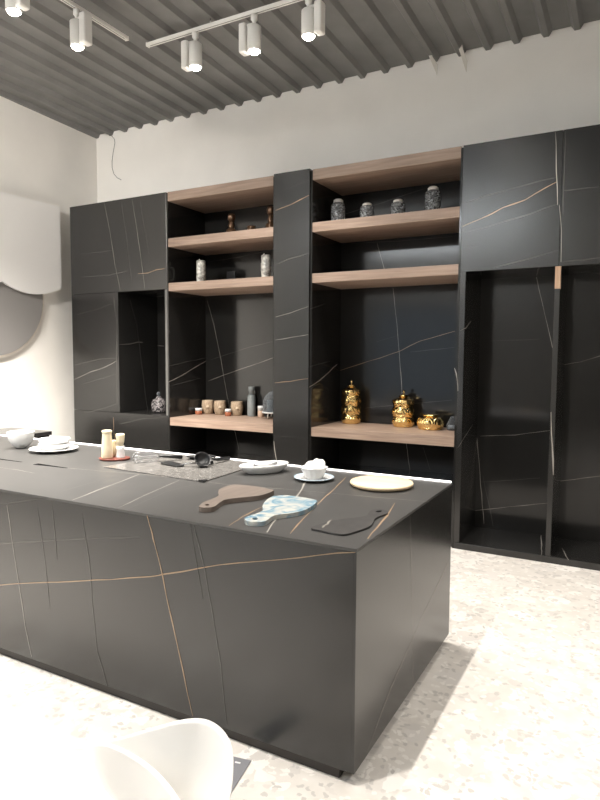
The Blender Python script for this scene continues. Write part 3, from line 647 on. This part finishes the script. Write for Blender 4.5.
def place_head(x, y, rz, label, watts=1.0, aim=(0,0)):
    o = head0 if not used[0] else copy_tree(head0)
    used[0] = True
    o.location = (x, y, ZT); o.rotation_euler = (0, 0, rz); o['label'] = label
    ld = spot_data
    if watts != 1.0: ld = spot_data.copy(); ld.energy = spot_data.energy*watts
    l = bpy.data.objects.new('spot', ld); COL.objects.link(l); l.location = (x, y, ZT-.345)
    d = Vector((aim[0], aim[1], -1)).normalized(); l.rotation_euler = d.to_track_quat('-Z', 'Y').to_euler()
heads = [(-3.43, -.77, 0, 'white track spotlight at the left end of the cross track'),
 (-2.83, -.77, 0, 'white track spotlight on the cross track, between the two others'),
 (-2.33, -.77, PI, 'white track spotlight at top centre, its lamp left of its box'),
 (-4.05, -1.50, PI, 'white track spotlight near the end of the left track'),
 (-4.05, -2.08, PI, 'white track spotlight cut off by the photo\'s top left corner')]
for i, a in enumerate(heads): place_head(*a, WATT[i], AIM[i])
far = 'white track spotlight further along the tracks, beyond the photo\'s edge'
for x, y, w, aim in FAR: place_head(x, y, 0, far, w, aim)

# unseen tubular lamps behind the viewer, added to brighten the walls
for y, lab in ((-6.1, 'long white tube lamp hanging across the room, nearer of two behind the viewer'), (-7.6, 'long white tube lamp hanging across the room, farther of two behind the viewer')):
    t = thing('tube_lamp', lab, 'lamp', (-3.7, y, 4.12), 0, 'tube lamps behind the viewer')
    MB().tube([(-1.9,0,0), (1.9,0,0)], .045, 16).build('tube', 'tube', t, world=False)
    for x in (-1.6, 1.6): MB().tube([(x,0,.045), (x,0,roofz(y)+.035-4.12)], .004, 6).build('hanger', 'steel', t, world=False)
    for s_ in (-1, 1): MB().tube([(s_*1.9005,0,0), (s_*1.93,0,0)], .047, 16).build('end_cap', 'white', t, world=False)
# ------------------------------------------------------------------ kitchenware on the island
def L_(name, mats, label, cat, loc, prof, seg=32, fn=None, **k):
    return single(MB().lathe(prof, seg, fn=fn), name, mats, label, cat, loc, **k)
HT = H+.0006
L_('bowl', 'ceramic', 'white round bowl alone at the far left of the island', 'bowl', (-4.085, -2.095, HT),
   [(0,0),(.036,0),(.040,.006),(.068,.026),(.090,.066),(.099,.120),(.0985,.124),(.095,.123),(.085,.068),(.062,.032),(.03,.014),(0,.012)])
L_('plate', 'ceramic', 'white dinner plate under the stacked bowls', 'plate', (-3.735, -2.085, HT),
   [(0,0),(.10,0),(.105,.004),(.165,.02),(.172,.024),(.168,.027),(.11,.012),(0,.009)], 40)
for k, (z, lab) in enumerate(((.0102, 'lower of the two white bowls stacked on the dinner plate'), (.0445, 'upper of the two white bowls stacked on the dinner plate'))):
    L_('shallow_bowl', 'ceramic', lab, 'bowl', (-3.765, -2.055, HT+z),
       [(0,0),(.078,0),(.085,.004),(.102,.018),(.113,.040),(.112,.044),(.100,.032),(.074,.034),(0,.032)], 40, group='stacked white bowls')
o = single(MB().lathe([(0,0),(.098,0),(.104,.006),(.104,.013),(.100,.015),(.094,.012),(0,.0115)], 40, sy=.72), 'serving_tray', 'redwood', 'small oval red-brown wooden tray under the cream bottles', 'tray', (-3.085, -2.125, HT), .55)
L_('bottle', 'cream', 'tall tapering cream ceramic bottle on the red-brown tray', 'bottle', (-3.122, -2.155, HT+.0125),
   [(0,0),(.036,0),(.039,.006),(.0375,.06),(.033,.12),(.030,.160),(.030,.172),(.033,.175),(.033,.186),(.028,.189),(0,.189)])
t = thing('pepper_mill', 'white pepper mill on the right of the red-brown tray', 'pepper mill', (-3.06, -2.095, HT+.0125))
MB().lathe([(0,0),(.030,0),(.030,.004),(.027,.03),(.026,.055),(.029,.078),(0,.078)]).build('body', 'ceramic', t, world=False)
MB().lathe([(0,.079),(.021,.079),(.021,.094),(.022,.094),(.026,.112),(.030,.150),(.029,.160),(.022,.163),(0,.163)]).build('head', 'cream', t, world=False)
L_('bottle', 'cream', 'slim cream bottle behind the other two on the red-brown tray', 'bottle', (-3.128, -2.085, HT+.0125),
   [(0,0),(.020,0),(.021,.08),(.016,.10),(.016,.112),(0,.112)], 20)

# speckled sheet with the black utensils
t = thing('work_mat', 'pale speckled glossy sheet lying under the black utensils', 'mat', (-2.5, -2.1, HT))
b = MB(); b.prism([(-2.93, -2.375), (-2.105, -2.425), (-2.13, -1.775), (-2.86, -1.765)], HT, HT+.006, bevel=.001); b.build('sheet', 'mat', t)
b = MB(); b.prism([(-2.135, -2.428), (-2.095, -2.430), (-2.097, -2.395), (-2.112, -2.39)], HT+.0062, HT+.012); b.build('corner_guard', 'black', t)
HM = HT+.0066
# whisk
t = thing('whisk', 'steel wire whisk with black handle at the left of the utensils', 'whisk', (-2.75, -2.05, HM+.02), 0)
b = MB()
for k in range(5):
    a = PI*k/5; pts = []
    for i in range(25):
        u = 2*PI*i/24; rr = .042*math.sin(u)*(1-.25*math.cos(u))
        xx = -.085-.085*math.cos(u+PI)*-1 if False else -.09+.09*math.cos(u)
        pts.append((xx, rr*math.cos(a), max(-.018, .012+rr*math.sin(a))))
    b.tube(pts, .0018, 5)
b.build('wires', 'steel', t, world=False)
MB().tube([(-.002,0,.012),(.02,0,.012),(.06,0,.008),(.15,0,-.004)], [.006,.009,.011,.0125], 10).build('handle', 'black', t, world=False)
t.rotation_euler = (0, 0, .95)
# ladle
t = thing('ladle', 'black ladle with deep round bowl, rightmost of the utensils', 'ladle', (-2.385, -2.07, HM), 0, 'black utensils on the sheet')
b = MB().lathe([(0,.0),(.022,.003),(.040,.016),(.051,.036),(.054,.048),(.051,.048),(.046,.036),(.036,.019),(.018,.009),(0,.007)], 28)
bmesh.ops.rotate(b.bm, verts=b.bm.verts, cent=(0,0,.03), matrix=Matrix.Rotation(math.radians(48), 3, Vector((.5,.85,0))))
zmin = min(v.co.z for v in b.bm.verts); bmesh.ops.translate(b.bm, verts=b.bm.verts, vec=(0,0,-zmin)); b.build('bowl', 'black', t, world=False)
MB().tube([(-.005,.045,.055),(.0,.075,.05),(.0,.12,.032)], [.006,.006,.007], 10).build('neck', 'steel', t, world=False)
MB().tube([(.0,.122,.031),(.0,.17,.022),(.005,.29,.013)], [.009,.012,.012], 10).build('handle', 'black', t, world=False)
# spatula
t = thing('spatula', 'black flat spatula lying left of the ladle', 'spatula', (-2.60, -2.12, HM), 0, 'black utensils on the sheet')
b = MB(); b.prism([(.10,-.025),(.115,.02),(.085,.045),(-.06,.055),(-.085,.03),(-.08,-.02),(-.06,-.035)], .004, .010, bevel=.002); b.build('blade', 'black', t, world=False)
MB().tube([(.10,.01,.012),(.13,.05,.02),(.15,.10,.018)], .005, 8).build('neck', 'steel', t, world=False)
MB().tube([(.15,.102,.018),(.17,.15,.014),(.18,.20,.0135)], [.008,.011,.0125], 8).build('handle', 'black', t, world=False)
t.rotation_euler = (0, 0, -.25)
# small spoon
t = thing('serving_spoon', 'black serving spoon lying behind the spatula', 'spoon', (-2.60, -1.865, HM), 0, 'black utensils on the sheet')
b = MB().lathe([(0,0),(.02,.003),(.04,.016),(.044,.022),(.041,.022),(.02,.009),(0,.006)], 24, sy=1.5); b.build('bowl', 'black', t, world=False)
MB().tube([(0,.064,.021),(0,.10,.026),(0,.14,.017)], [.006,.006,.009], 8).build('handle', 'black', t, world=False)
t.rotation_euler = (0, 0, -1.15)

# oval dish and grey boat
dish = single(MB().lathe([(0,0),(.11,0),(.12,.006),(.155,.034),(.165,.050),(.160,.054),(.145,.036),(.10,.016),(0,.014)], 44, sy=.54), 'oval_dish', 'ceramic', 'white oval dish holding a small grey dish, beside the utensil sheet', 'dish', (-1.965, -2.00, HT), 1.02)
b = MB()
prof = []
n = 13
rows = []
for i in range(n):
    u = i/(n-1)*2-1
    wv = .034*(1-u*u)**.6+.004; rise = .024*abs(u)**2.2
    rows.append([b.bm.verts.new((u*.085, wv*math.sin(a)*1.0, .002+rise+.036*(1-math.cos(a))*.8)) for a in [(-1.25+2.5*k/8) for k in range(9)]])
for A, B in zip(rows, rows[1:]):
    for k in range(8): b.bm.faces.new((A[k], B[k], B[k+1], A[k+1]))
o = single(b, 'sauce_dish', 'greydish', 'small dark grey boat-shaped dish inside the white oval dish', 'dish', (-1.955, -2.0, HT+.0155), 1.1, smooth=True)
md = o.modifiers.new('t', 'SOLIDIFY'); md.thickness = .004; md.offset = 1

# plate with fluted bowl and napkin
t = thing('rimmed_plate', 'small white plate with blue-grey rim under the fluted bowl', 'plate', (-1.60, -2.045, HT))
MB().lathe([(0,0),(.07,0),(.075,.003),(.108,.013),(.108,.017),(.076,.009),(0,.007)], 40).build('dish', 'ceramic', t, world=False)
MB().lathe([(.1085,.0128),(.116,.0165),(.1165,.0185),(.114,.0205),(.1085,.0175),(.1085,.0128)], 40).build('rim', 'glaze', t, world=False)
L_('fluted_bowl', 'ceramic', 'white fluted bowl filled with a napkin on the blue-rimmed plate', 'bowl', (-1.60, -2.045, HT+.0078),
   [(0,0),(.046,0),(.050,.004),(.062,.034),(.077,.062),(.080,.067),(.075,.064),(.057,.034),(.044,.010),(0,.008)], 48, fn=lambda a, z: 1+.035*math.sin(12*a)*(z > .002))
b = MB(); bmesh.ops.create_icosphere(b.bm, subdivisions=4, radius=1)
for v in b.bm.verts:
    p = v.co.copy(); k = 1+.10*math.sin(5*p.x+3*p.y)+.07*math.sin(9*p.y-4*p.z)+.05*math.sin(13*p.x*p.z+2)
    v.co = Vector((p.x*.060*k*(1 if p.z > -.2 else .8)+max(0, p.z)*.02, p.y*.058*k*(1 if p.z > -.2 else .8)+max(0, p.z)*.012, p.z*.046*k+.050))
single(b, 'napkin', 'cloth', 'crumpled white napkin heaped in the fluted bowl', 'napkin', (-1.60, -2.045, HT+.018), .5, smooth=True)
L_('round_board', 'paleboard', 'round pale wooden board near the right end of the island', 'board', (-1.20, -2.01, HT),
   [(0,0),(.150,0),(.168,.008),(.174,.018),(.172,.024),(.166,.027),(0,.027)], 64)

# paddle boards: outline with a hole through the handle
def paddle(name, mat, label, outline, hole, th, z=HT, extra=None):
    cx = sum(p[0] for p in outline)/len(outline); cy_ = sum(p[1] for p in outline)/len(outline)
    # smooth the outline (closed Catmull-Rom)
    P = [Vector((p[0]-cx, p[1]-cy_, 0)) for p in outline]; Q = []
    n = len(P)
    for i in range(n):
        p0, p1, p2, p3 = P[i-1], P[i], P[(i+1)%n], P[(i+2)%n]
        for k in range(6):
            u = k/6
            Q.append(.5*((2*p1)+(p2-p0)*u+(2*p0-5*p1+4*p2-p3)*u*u+(3*p1-p0-3*p2+p3)*u**3))
    me_b = bmesh.new()
    ov = [me_b.verts.new(q) for q in Q]; oe = [me_b.edges.new((ov[i], ov[(i+1)%len(ov)])) for i in range(len(ov))]
    hx, hy, ha, hl, hw = hole
    hv = []
    for i in range(20):
        a = 2*PI*i/20; x, y = hl*math.cos(a), hw*math.sin(a)
        hv.append(me_b.verts.new((hx-cx+x*math.cos(ha)-y*math.sin(ha), hy-cy_+x*math.sin(ha)+y*math.cos(ha), 0)))
    he = [me_b.edges.new((hv[i], hv[(i+1)%20])) for i in range(20)]
    r = bmesh.ops.triangle_fill(me_b, use_beauty=True, use_dissolve=False, edges=oe+he)
    # drop any face covering the hole
    hc = Vector((hx-cx, hy-cy_, 0))
    kill = [f for f in me_b.faces if all(v in hv for v in f.verts)]
    bmesh.ops.delete(me_b, geom=kill, context='FACES_ONLY')
    for f in me_b.faces:
        if f.normal.z < 0: f.normal_flip()
    ext = bmesh.ops.extrude_face_region(me_b, geom=list(me_b.faces))
    bmesh.ops.translate(me_b, verts=[g for g in ext['geom'] if isinstance(g, bmesh.types.BMVert)], vec=(0,0,th))
    bmesh.ops.recalc_face_normals(me_b, faces=me_b.faces)
    if extra: extra(me_b, cx, cy_, th)
    mb = MB(); mb.bm.free(); mb.bm = me_b
    o = single(mb, name, mat, label, 'cutting board', (cx, cy_, z), group='paddle cutting boards')
    md = o.modifiers.new('b', 'BEVEL'); md.width = .0025; md.segments = 2; md.limit_method = 'ANGLE'; md.angle_limit = math.radians(50)
    return o
paddle('paddle_board', 'brownboard', 'dark brown paddle cutting board, leftmost of the three',
       [(-1.748,-2.905),(-1.725,-2.950),(-1.690,-2.950),(-1.667,-2.915),(-1.690,-2.835),(-1.700,-2.775),(-1.665,-2.715),(-1.625,-2.66),(-1.598,-2.60),(-1.600,-2.50),(-1.625,-2.478),(-1.74,-2.455),(-1.845,-2.470),(-1.868,-2.50),(-1.862,-2.60),(-1.825,-2.665),(-1.775,-2.735),(-1.765,-2.80),(-1.762,-2.865)], (-1.712, -2.905, -.9, .016, .010), .024, HT)
paddle('paddle_board', 'blue', 'blue and white marbled paddle cutting board',
       [(-1.446,-2.985),(-1.42,-3.025),(-1.375,-3.030),(-1.342,-2.995),(-1.352,-2.93),(-1.35,-2.885),(-1.315,-2.835),(-1.285,-2.76),(-1.290,-2.66),(-1.312,-2.575),(-1.345,-2.548),(-1.42,-2.538),(-1.495,-2.538),(-1.535,-2.57),(-1.545,-2.62),(-1.525,-2.70),(-1.49,-2.78),(-1.447,-2.845),(-1.44,-2.91)], (-1.398, -2.985, -.9, .020, .012), .020)
def vein_on(bm_, cx, cy_, th):
    mb = MB(); mb.bm.free(); mb.bm = bm_
    mb.strip([(-1.105-cx,-2.93-cy_,th), (-1.11-cx,-2.87-cy_,th), (-1.125-cx,-2.80-cy_,th)], .012, (0,0,1), 1)
paddle('paddle_board', ['blackboard', 'vw'], 'black stone paddle cutting board with one white vein, nearest the island corner',
       [(-1.148,-2.945),(-1.10,-2.965),(-1.02,-2.975),(-.985,-2.962),(-.962,-2.90),(-.945,-2.82),(-.952,-2.755),(-.968,-2.695),(-.968,-2.64),(-.955,-2.575),(-.972,-2.535),(-1.008,-2.522),(-1.036,-2.55),(-1.034,-2.60),(-1.022,-2.655),(-1.045,-2.705),(-1.085,-2.755),(-1.12,-2.82)], (-1.0, -2.563, 1.2, .018, .010), .008, HT, vein_on)

# ------------------------------------------------------------------ things on the shelves
ZS = .9575
def small_jar(x, y, r, hh, label, body):
    t = thing('small_jar', label, 'jar', (x, y, ZS), group='small jars with white lids')
    MB().lathe([(0,0),(r*.92,0),(r,.004),(r,hh*.55),(r*.9,hh*.6),(0,hh*.6)], 22).build('jar_body', body, t, world=False)
    MB().lathe([(0,hh*.605),(r*1.02,hh*.605),(r*1.02,hh*.97),(r*.95,hh),(0,hh)], 22).build('lid', 'ceramic', t, world=False)
small_jar(-4.374, .45, .040, .072, 'small orange jar with white lid left of the tan cups', 'orange')
small_jar(-3.985, .48, .036, .078, 'small orange jar with white lid between two tan cups', 'orange')
small_jar(-3.60, .555, .034, .125, 'taller beige jar with white lid beside the grey bottle', 'beigej')
for x, y, lab in ((-4.33, .565, 'speckled tan cup, leftmost of the three'), (-4.162, .57, 'speckled tan cup in the middle of the three'), (-3.93, .575, 'speckled tan cup, rightmost of the three, left of the grey bottle')):
    t = thing('cup', lab, 'cup', (x, y, ZS), group='speckled tan cups')
    MB().lathe([(0,0),(.050,0),(.056,.006),(.069,.06),(.072,.10),(.067,.148),(.064,.158),(.060,.158),(.062,.146),(.066,.10),(.06,.03),(0,.02)], 30).build('cup_body', 'tan', t, world=False)
    b = MB().lathe([(0,0),(.017,0),(.017,.004),(0,.005)], 16)
    bmesh.ops.rotate(b.bm, verts=b.bm.verts, cent=(0,0,0), matrix=Matrix.Rotation(PI/2, 3, 'X')); bmesh.ops.rotate(b.bm, verts=b.bm.verts, cent=(0,0,0), matrix=Matrix.Rotation(.62, 3, 'Z'))
    bmesh.ops.translate(b.bm, verts=b.bm.verts, vec=(.070*math.sin(.62), -.070*math.cos(.62), .085)); b.build('emblem', 'tanl', t, world=False)
t = thing('flask', 'tall matt grey flask between the tan cups and the dome', 'flask', (-3.742, .585, ZS))
MB().lathe([(0,0),(.043,0),(.046,.004),(.046,.215),(.042,.228),(.033,.236),(.030,.24),(0,.24)]).build('flask_body', 'greyb', t, world=False)
MB().lathe([(0,.2405),(.029,.2405),(.029,.275),(.034,.277),(.034,.328),(.031,.331),(0,.331)]).build('cap', 'greyb', t, world=False)
t = thing('cloche', 'clear glass dome on a small footed stand, half behind the stone column', 'cloche', (-3.40, .50, ZS))
b = MB().lathe([(0,.062),(.125,.062),(.13,.066),(.13,.074),(.125,.076),(0,.076)], 32); b.build('stand_plate', 'ceramic', t, world=False)
for a in (.3, 2.4, 4.5):
    MB().tube([(.09*math.cos(a), .09*math.sin(a), .0625), (.10*math.cos(a), .10*math.sin(a), .005)], .006, 8).build('leg', 'silver', t, world=False)
MB().lathe([(.118,.077),(.12,.15),(.113,.20),(.09,.25),(.05,.285),(.012,.298)], 32).build('dome', 'glass', t, world=False)
MB().lathe([(.012,.297),(.008,.305),(.016,.315),(.016,.325),(0,.332)], 16).build('knob', 'glass', t, world=False)
L_('beaker', 'greyb', 'grey beaker standing inside the glass dome', 'beaker', (-3.44, .49, ZS+.0768), [(0,0),(.035,0),(.037,.004),(.037,.12),(.033,.125),(0,.12)], 20)

# gold embossed jars
def gold_jar(x, y, r, hh, rows_, per_, label, finial, off=0):
    t = thing('gold_jar', label, 'jar', (x, y, ZS), group='shiny gold embossed jars')
    seg, nz = 96, 72; prof = []
    for i in range(nz+1):
        u = i/nz; z = u*hh
        base = r*(1-.10*(abs(u-.35)/.65)**2.2) if u > .35 else r*(1-.06*((.35-u)/.35)**2)
        if u > .88: base *= max(.40, 1-((u-.88)/.12)**2*.6)
        prof.append((base, z))
    def emboss(a, z):
        u = z/hh*rows_; k = int(u); ph = (a*per_/(2*PI)+(.5 if k % 2 else 0)+off) % 1
        fx, fz = (ph-.5)*2, ((u-k)-.5)*2
        d = fx*fx+fz*fz
        bump = math.sqrt(max(0, 1-d))*.17
        leaf = .10*max(0, 1-abs(abs(fx)-.9)*5)*max(0, 1-abs(fz))
        ring = .06*math.exp(-((d-.45)**2)*60)
        fade = 1 if z < hh*.9 else max(0, (hh-z)/(hh*.1))
        return .95+(bump*.85+leaf-ring)*fade
    MB().lathe([(0,0)]+prof+[(0,hh)], seg, fn=emboss).build('jar_body', 'gold', t, world=False)
    if finial:
        MB().lathe([(0,hh),(r*.42,hh+.001),(r*.45,hh+.012),(r*.2,hh+.022),(.008,hh+.026),(.006,hh+.035),(.013,hh+.045),(.010,hh+.058),(.004,hh+.066),(0,hh+.067)], 24).build('lid', 'gold', t, world=False)
    else:
        MB().lathe([(0,hh),(r*.62,hh+.001),(r*.64,hh+.010),(r*.5,hh+.018),(0,hh+.022)], 24).build('lid', 'gold', t, world=False)
gold_jar(-2.505, .53, .098, .370, 4, 5, 'tallest gold embossed jar, at the left of the gold jars', True)
gold_jar(-1.95, .52, .102, .290, 3, 5, 'middle-height gold embossed jar with a pointed lid', True, .25)
gold_jar(-1.66, .45, .115, .125, 1, 6, 'low squat gold embossed jar at the right of the gold jars', False)
t = thing('candle_holder', 'small clear glass candle holder peeking past the right shelf wall', 'candle holder', (-1.465, .48, ZS))
MB().lathe([(0,0),(.045,0),(.05,.01),(.05,.05),(.03,.09),(.012,.13)], 20).build('glass', 'glass', t, world=False)
MB().lathe([(0,.011),(.035,.011),(.035,.045),(0,.048)], 18).build('candle', 'ceramic', t, world=False)
# lidded glass jars on the top shelf
def glass_jar(x, y, z, r, hh, label):
    t = thing('glass_jar', label, 'jar', (x, y, z), group='grey glass jars with silver lids')
    fn = lambda a, zz: 1+.028*math.sin(9*a+zz*70)*math.sin(zz*95+a*2)
    MB().lathe([(0,0),(r*.94,0),(r,.01),(r,hh*.70),(r*.93,hh*.80),(r*.66,hh*.85),(r*.60,hh*.86)], 48, fn=fn).build('jar_body', 'crackle', t, world=False)
    MB().lathe([(0,.004),(r*.86,.004),(r*.86,.008),(0,.009)], 24).build('jar_base', 'darkglass', t, world=False)
    MB().lathe([(0,hh*.862),(r*.66,hh*.862),(r*.68,hh*.87),(r*.66,hh*.94),(r*.48,hh*.985),(r*.2,hh),(0,hh)], 28).build('lid', 'silver', t, world=False)
ZG = 2.8735
glass_jar(-2.539, .25, ZG, .068, .250, 'tall grey glass jar, leftmost on the top shelf')
glass_jar(-2.244, .25, ZG, .066, .180, 'short grey glass jar next to the leftmost tall one')
glass_jar(-1.942, .25, ZG, .065, .178, 'short grey glass jar right of the other short one')
glass_jar(-1.621, .25, ZG, .069, .254, 'tall grey glass jar at the right end of the top shelf')
# bronze pieces
def bronze_piece(x, y, r, hh, label):
    t = thing('candlestick', label, 'candlestick', (x, y, ZG), group='brown candlesticks on the upper shelf')
    MB().lathe([(0,0),(r,0),(r,.02),(r*.85,.03),(r*.8,hh*.30),(r*.5,hh*.36),(r*.42,hh*.42),(r*.55,hh*.5),(r*.42,hh*.58),(r*.38,hh*.70),(0,hh*.70)], 24, fn=lambda a, z: 1+.08*math.sin(6*a+z*40)).build('base', 'bronze', t, world=False)
    MB().lathe([(0,hh*.70),(r*.38,hh*.702),(r*.6,hh*.76),(r*.62,hh*.9),(r*.5,hh),(r*.42,hh*.98),(0,hh*.9)], 24, fn=lambda a, z: 1+.08*math.sin(6*a)).build('cup', 'bronze', t, world=False)
bronze_piece(-3.771, .25, .066, .235, 'brown candlestick in the middle of the left unit\'s top shelf')
bronze_piece(-3.29, .25, .062, .262, 'brown candlestick beside the stone column on the top shelf')
L_('tealight_cup', 'bronze', 'tiny dark cup between the two brown candlesticks', 'cup', (-3.554, .30, ZG), [(0,0),(.04,0),(.046,.05),(.046,.095),(.04,.10),(.038,.06),(0,.05)], 20)
# silver mugs
def silver_mug(x, y, label):
    t = thing('mug', label, 'mug', (x, y, 2.4045), -.5, 'mottled silver mugs on the middle shelf')
    MB().lathe([(0,0),(.046,0),(.050,.005),(.050,.245),(.047,.25),(.044,.245),(.044,.02),(0,.018)], 30).build('mug_body', 'marble', t, world=False)
    MB().tube([(-.048,0,.205),(-.075,0,.21),(-.092,0,.18),(-.092,0,.10),(-.075,0,.065),(-.048,0,.07)], .0075, 8).build('handle', 'silver', t, world=False)
    MB().tube([(-.05,0,.235),(-.052,0,.262),(-.04,0,.27)], .006, 8).build('thumb_rest', 'silver', t, world=False)
silver_mug(-4.172, .25, 'mottled silver mug at the left of the middle shelf')
silver_mug(-3.345, .25, 'mottled silver mug beside the stone column on the middle shelf')
single(MB().box(-.055,.055,-.012,.012,0,.16,bevel=.003), 'photo_block', 'black', 'small black upright block behind the left silver mug', 'block', (-3.985, .55, 2.4045))
# jar in the niche
t = thing('decanter', 'dark glass decanter with stopper standing in the left niche', 'decanter', (-4.80, .26, .9775))
MB().lathe([(0,0),(.07,0),(.085,.012),(.088,.05),(.085,.10),(.065,.145),(.03,.165),(.024,.185)], 40, fn=lambda a, z: 1+.03*math.sin(8*a+z*90)).build('decanter_body', 'darkcrackle', t, world=False)
MB().lathe([(0,.18),(.020,.182),(.014,.195),(.022,.212),(.014,.23),(0,.236)], 20).build('stopper', 'glass', t, world=False)

# ------------------------------------------------------------------ white shell chair
rim = [(-1.362,-3.906,.50),(-1.21,-3.911,.50),(-1.088,-3.945,.50),(-.988,-3.998,.51),(-0.836,-4.109,0.540),(-0.769,-4.104,0.580),(-0.789,-4.037,0.610),(-0.838,-3.953,0.620),(-0.901,-3.868,0.630),(-1.009,-3.820,0.630),(-1.091,-3.833,0.610),(-1.185,-3.833,0.560),(-1.285,-3.819,0.500),(-1.368,-3.820,0.455),(-1.455,-3.824,0.420),(-1.475,-3.84,.40),(-1.44,-3.885,.43)]
cs = Vector((-1.16, -3.90, .30))
t = thing('shell_chair', 'white moulded shell armchair in the foreground, cut off by the photo\'s bottom edge', 'chair', (cs.x, cs.y, 0))
b = MB(); rings = []
for k, (s, zz) in enumerate(((1.0, None), (.94, .70), (.84, .36), (.66, .12), (.35, .02))):
    ring = []
    for p in rim:
        p = Vector(p); q = cs+(p-cs)*s; q.z = p.z if zz is None else cs.z+(p.z-cs.z)*zz
        ring.append(b.bm.verts.new(q))
    rings.append(ring)
cen = b.bm.verts.new(cs); n = len(rim)
for A, B in zip(rings, rings[1:]):
    for i in range(n): b.bm.faces.new((A[i], A[(i+1)%n], B[(i+1)%n], B[i]))
for i in range(n): b.bm.faces.new((rings[-1][i], rings[-1][(i+1)%n], cen))
bmesh.ops.recalc_face_normals(b.bm, faces=b.bm.faces)
sh = b.build('shell', 'plastic', t, smooth=True)
md = sh.modifiers.new('s', 'SUBSURF'); md.levels = 3; md.render_levels = 3
md = sh.modifiers.new('t', 'SOLIDIFY'); md.thickness = .012; md.offset = -1
for dx, dy in ((-.13,-.08), (-.13,.08), (.12,-.07), (.12,.07)):
    MB().tube([(dx*.7, dy*.7, .322), (dx, dy, .2), (dx*1.7, dy*1.9, 0)], [.013,.013,.011], 10).build('leg', 'plastic', t, world=False)

# ------------------------------------------------------------------ plate lying on the floor
t = thing('floor_plate', 'narrow grey printed plate lying on the floor beside the chair', 'floor plate', (-1.32, -3.27, 0))
b = MB(); b.prism([(-1.392,-3.176),(-1.305,-3.160),(-1.262,-3.40),(-1.345,-3.42)], .0005, .004); b.build('plate', 'sign', t)
b = MB(); b.prism([(-1.358,-3.196),(-1.335,-3.191),(-1.333,-3.199),(-1.356,-3.204)], .0041, .0045)
for k in range(4): 
    y = -3.335-.014*k; b.prism([(-1.345,y),(-1.305,y+.007),(-1.305,y),(-1.345,y-.007)], .0041, .0045)
b.build('print', 'signink', t)

# ------------------------------------------------------------------ daylight
w = bpy.data.worlds.new('world'); S.world = w; w.use_nodes = True
bg = w.node_tree.nodes['Background']; bg.inputs['Color'].default_value = (.72, .86, 1, 1); bg.inputs['Strength'].default_value = SKY
S.view_settings.view_transform = 'Standard'; S.view_settings.look = 'None'
S.view_settings.exposure = EXPO; S.view_settings.gamma = 1; S.view_settings.use_curve_mapping = False
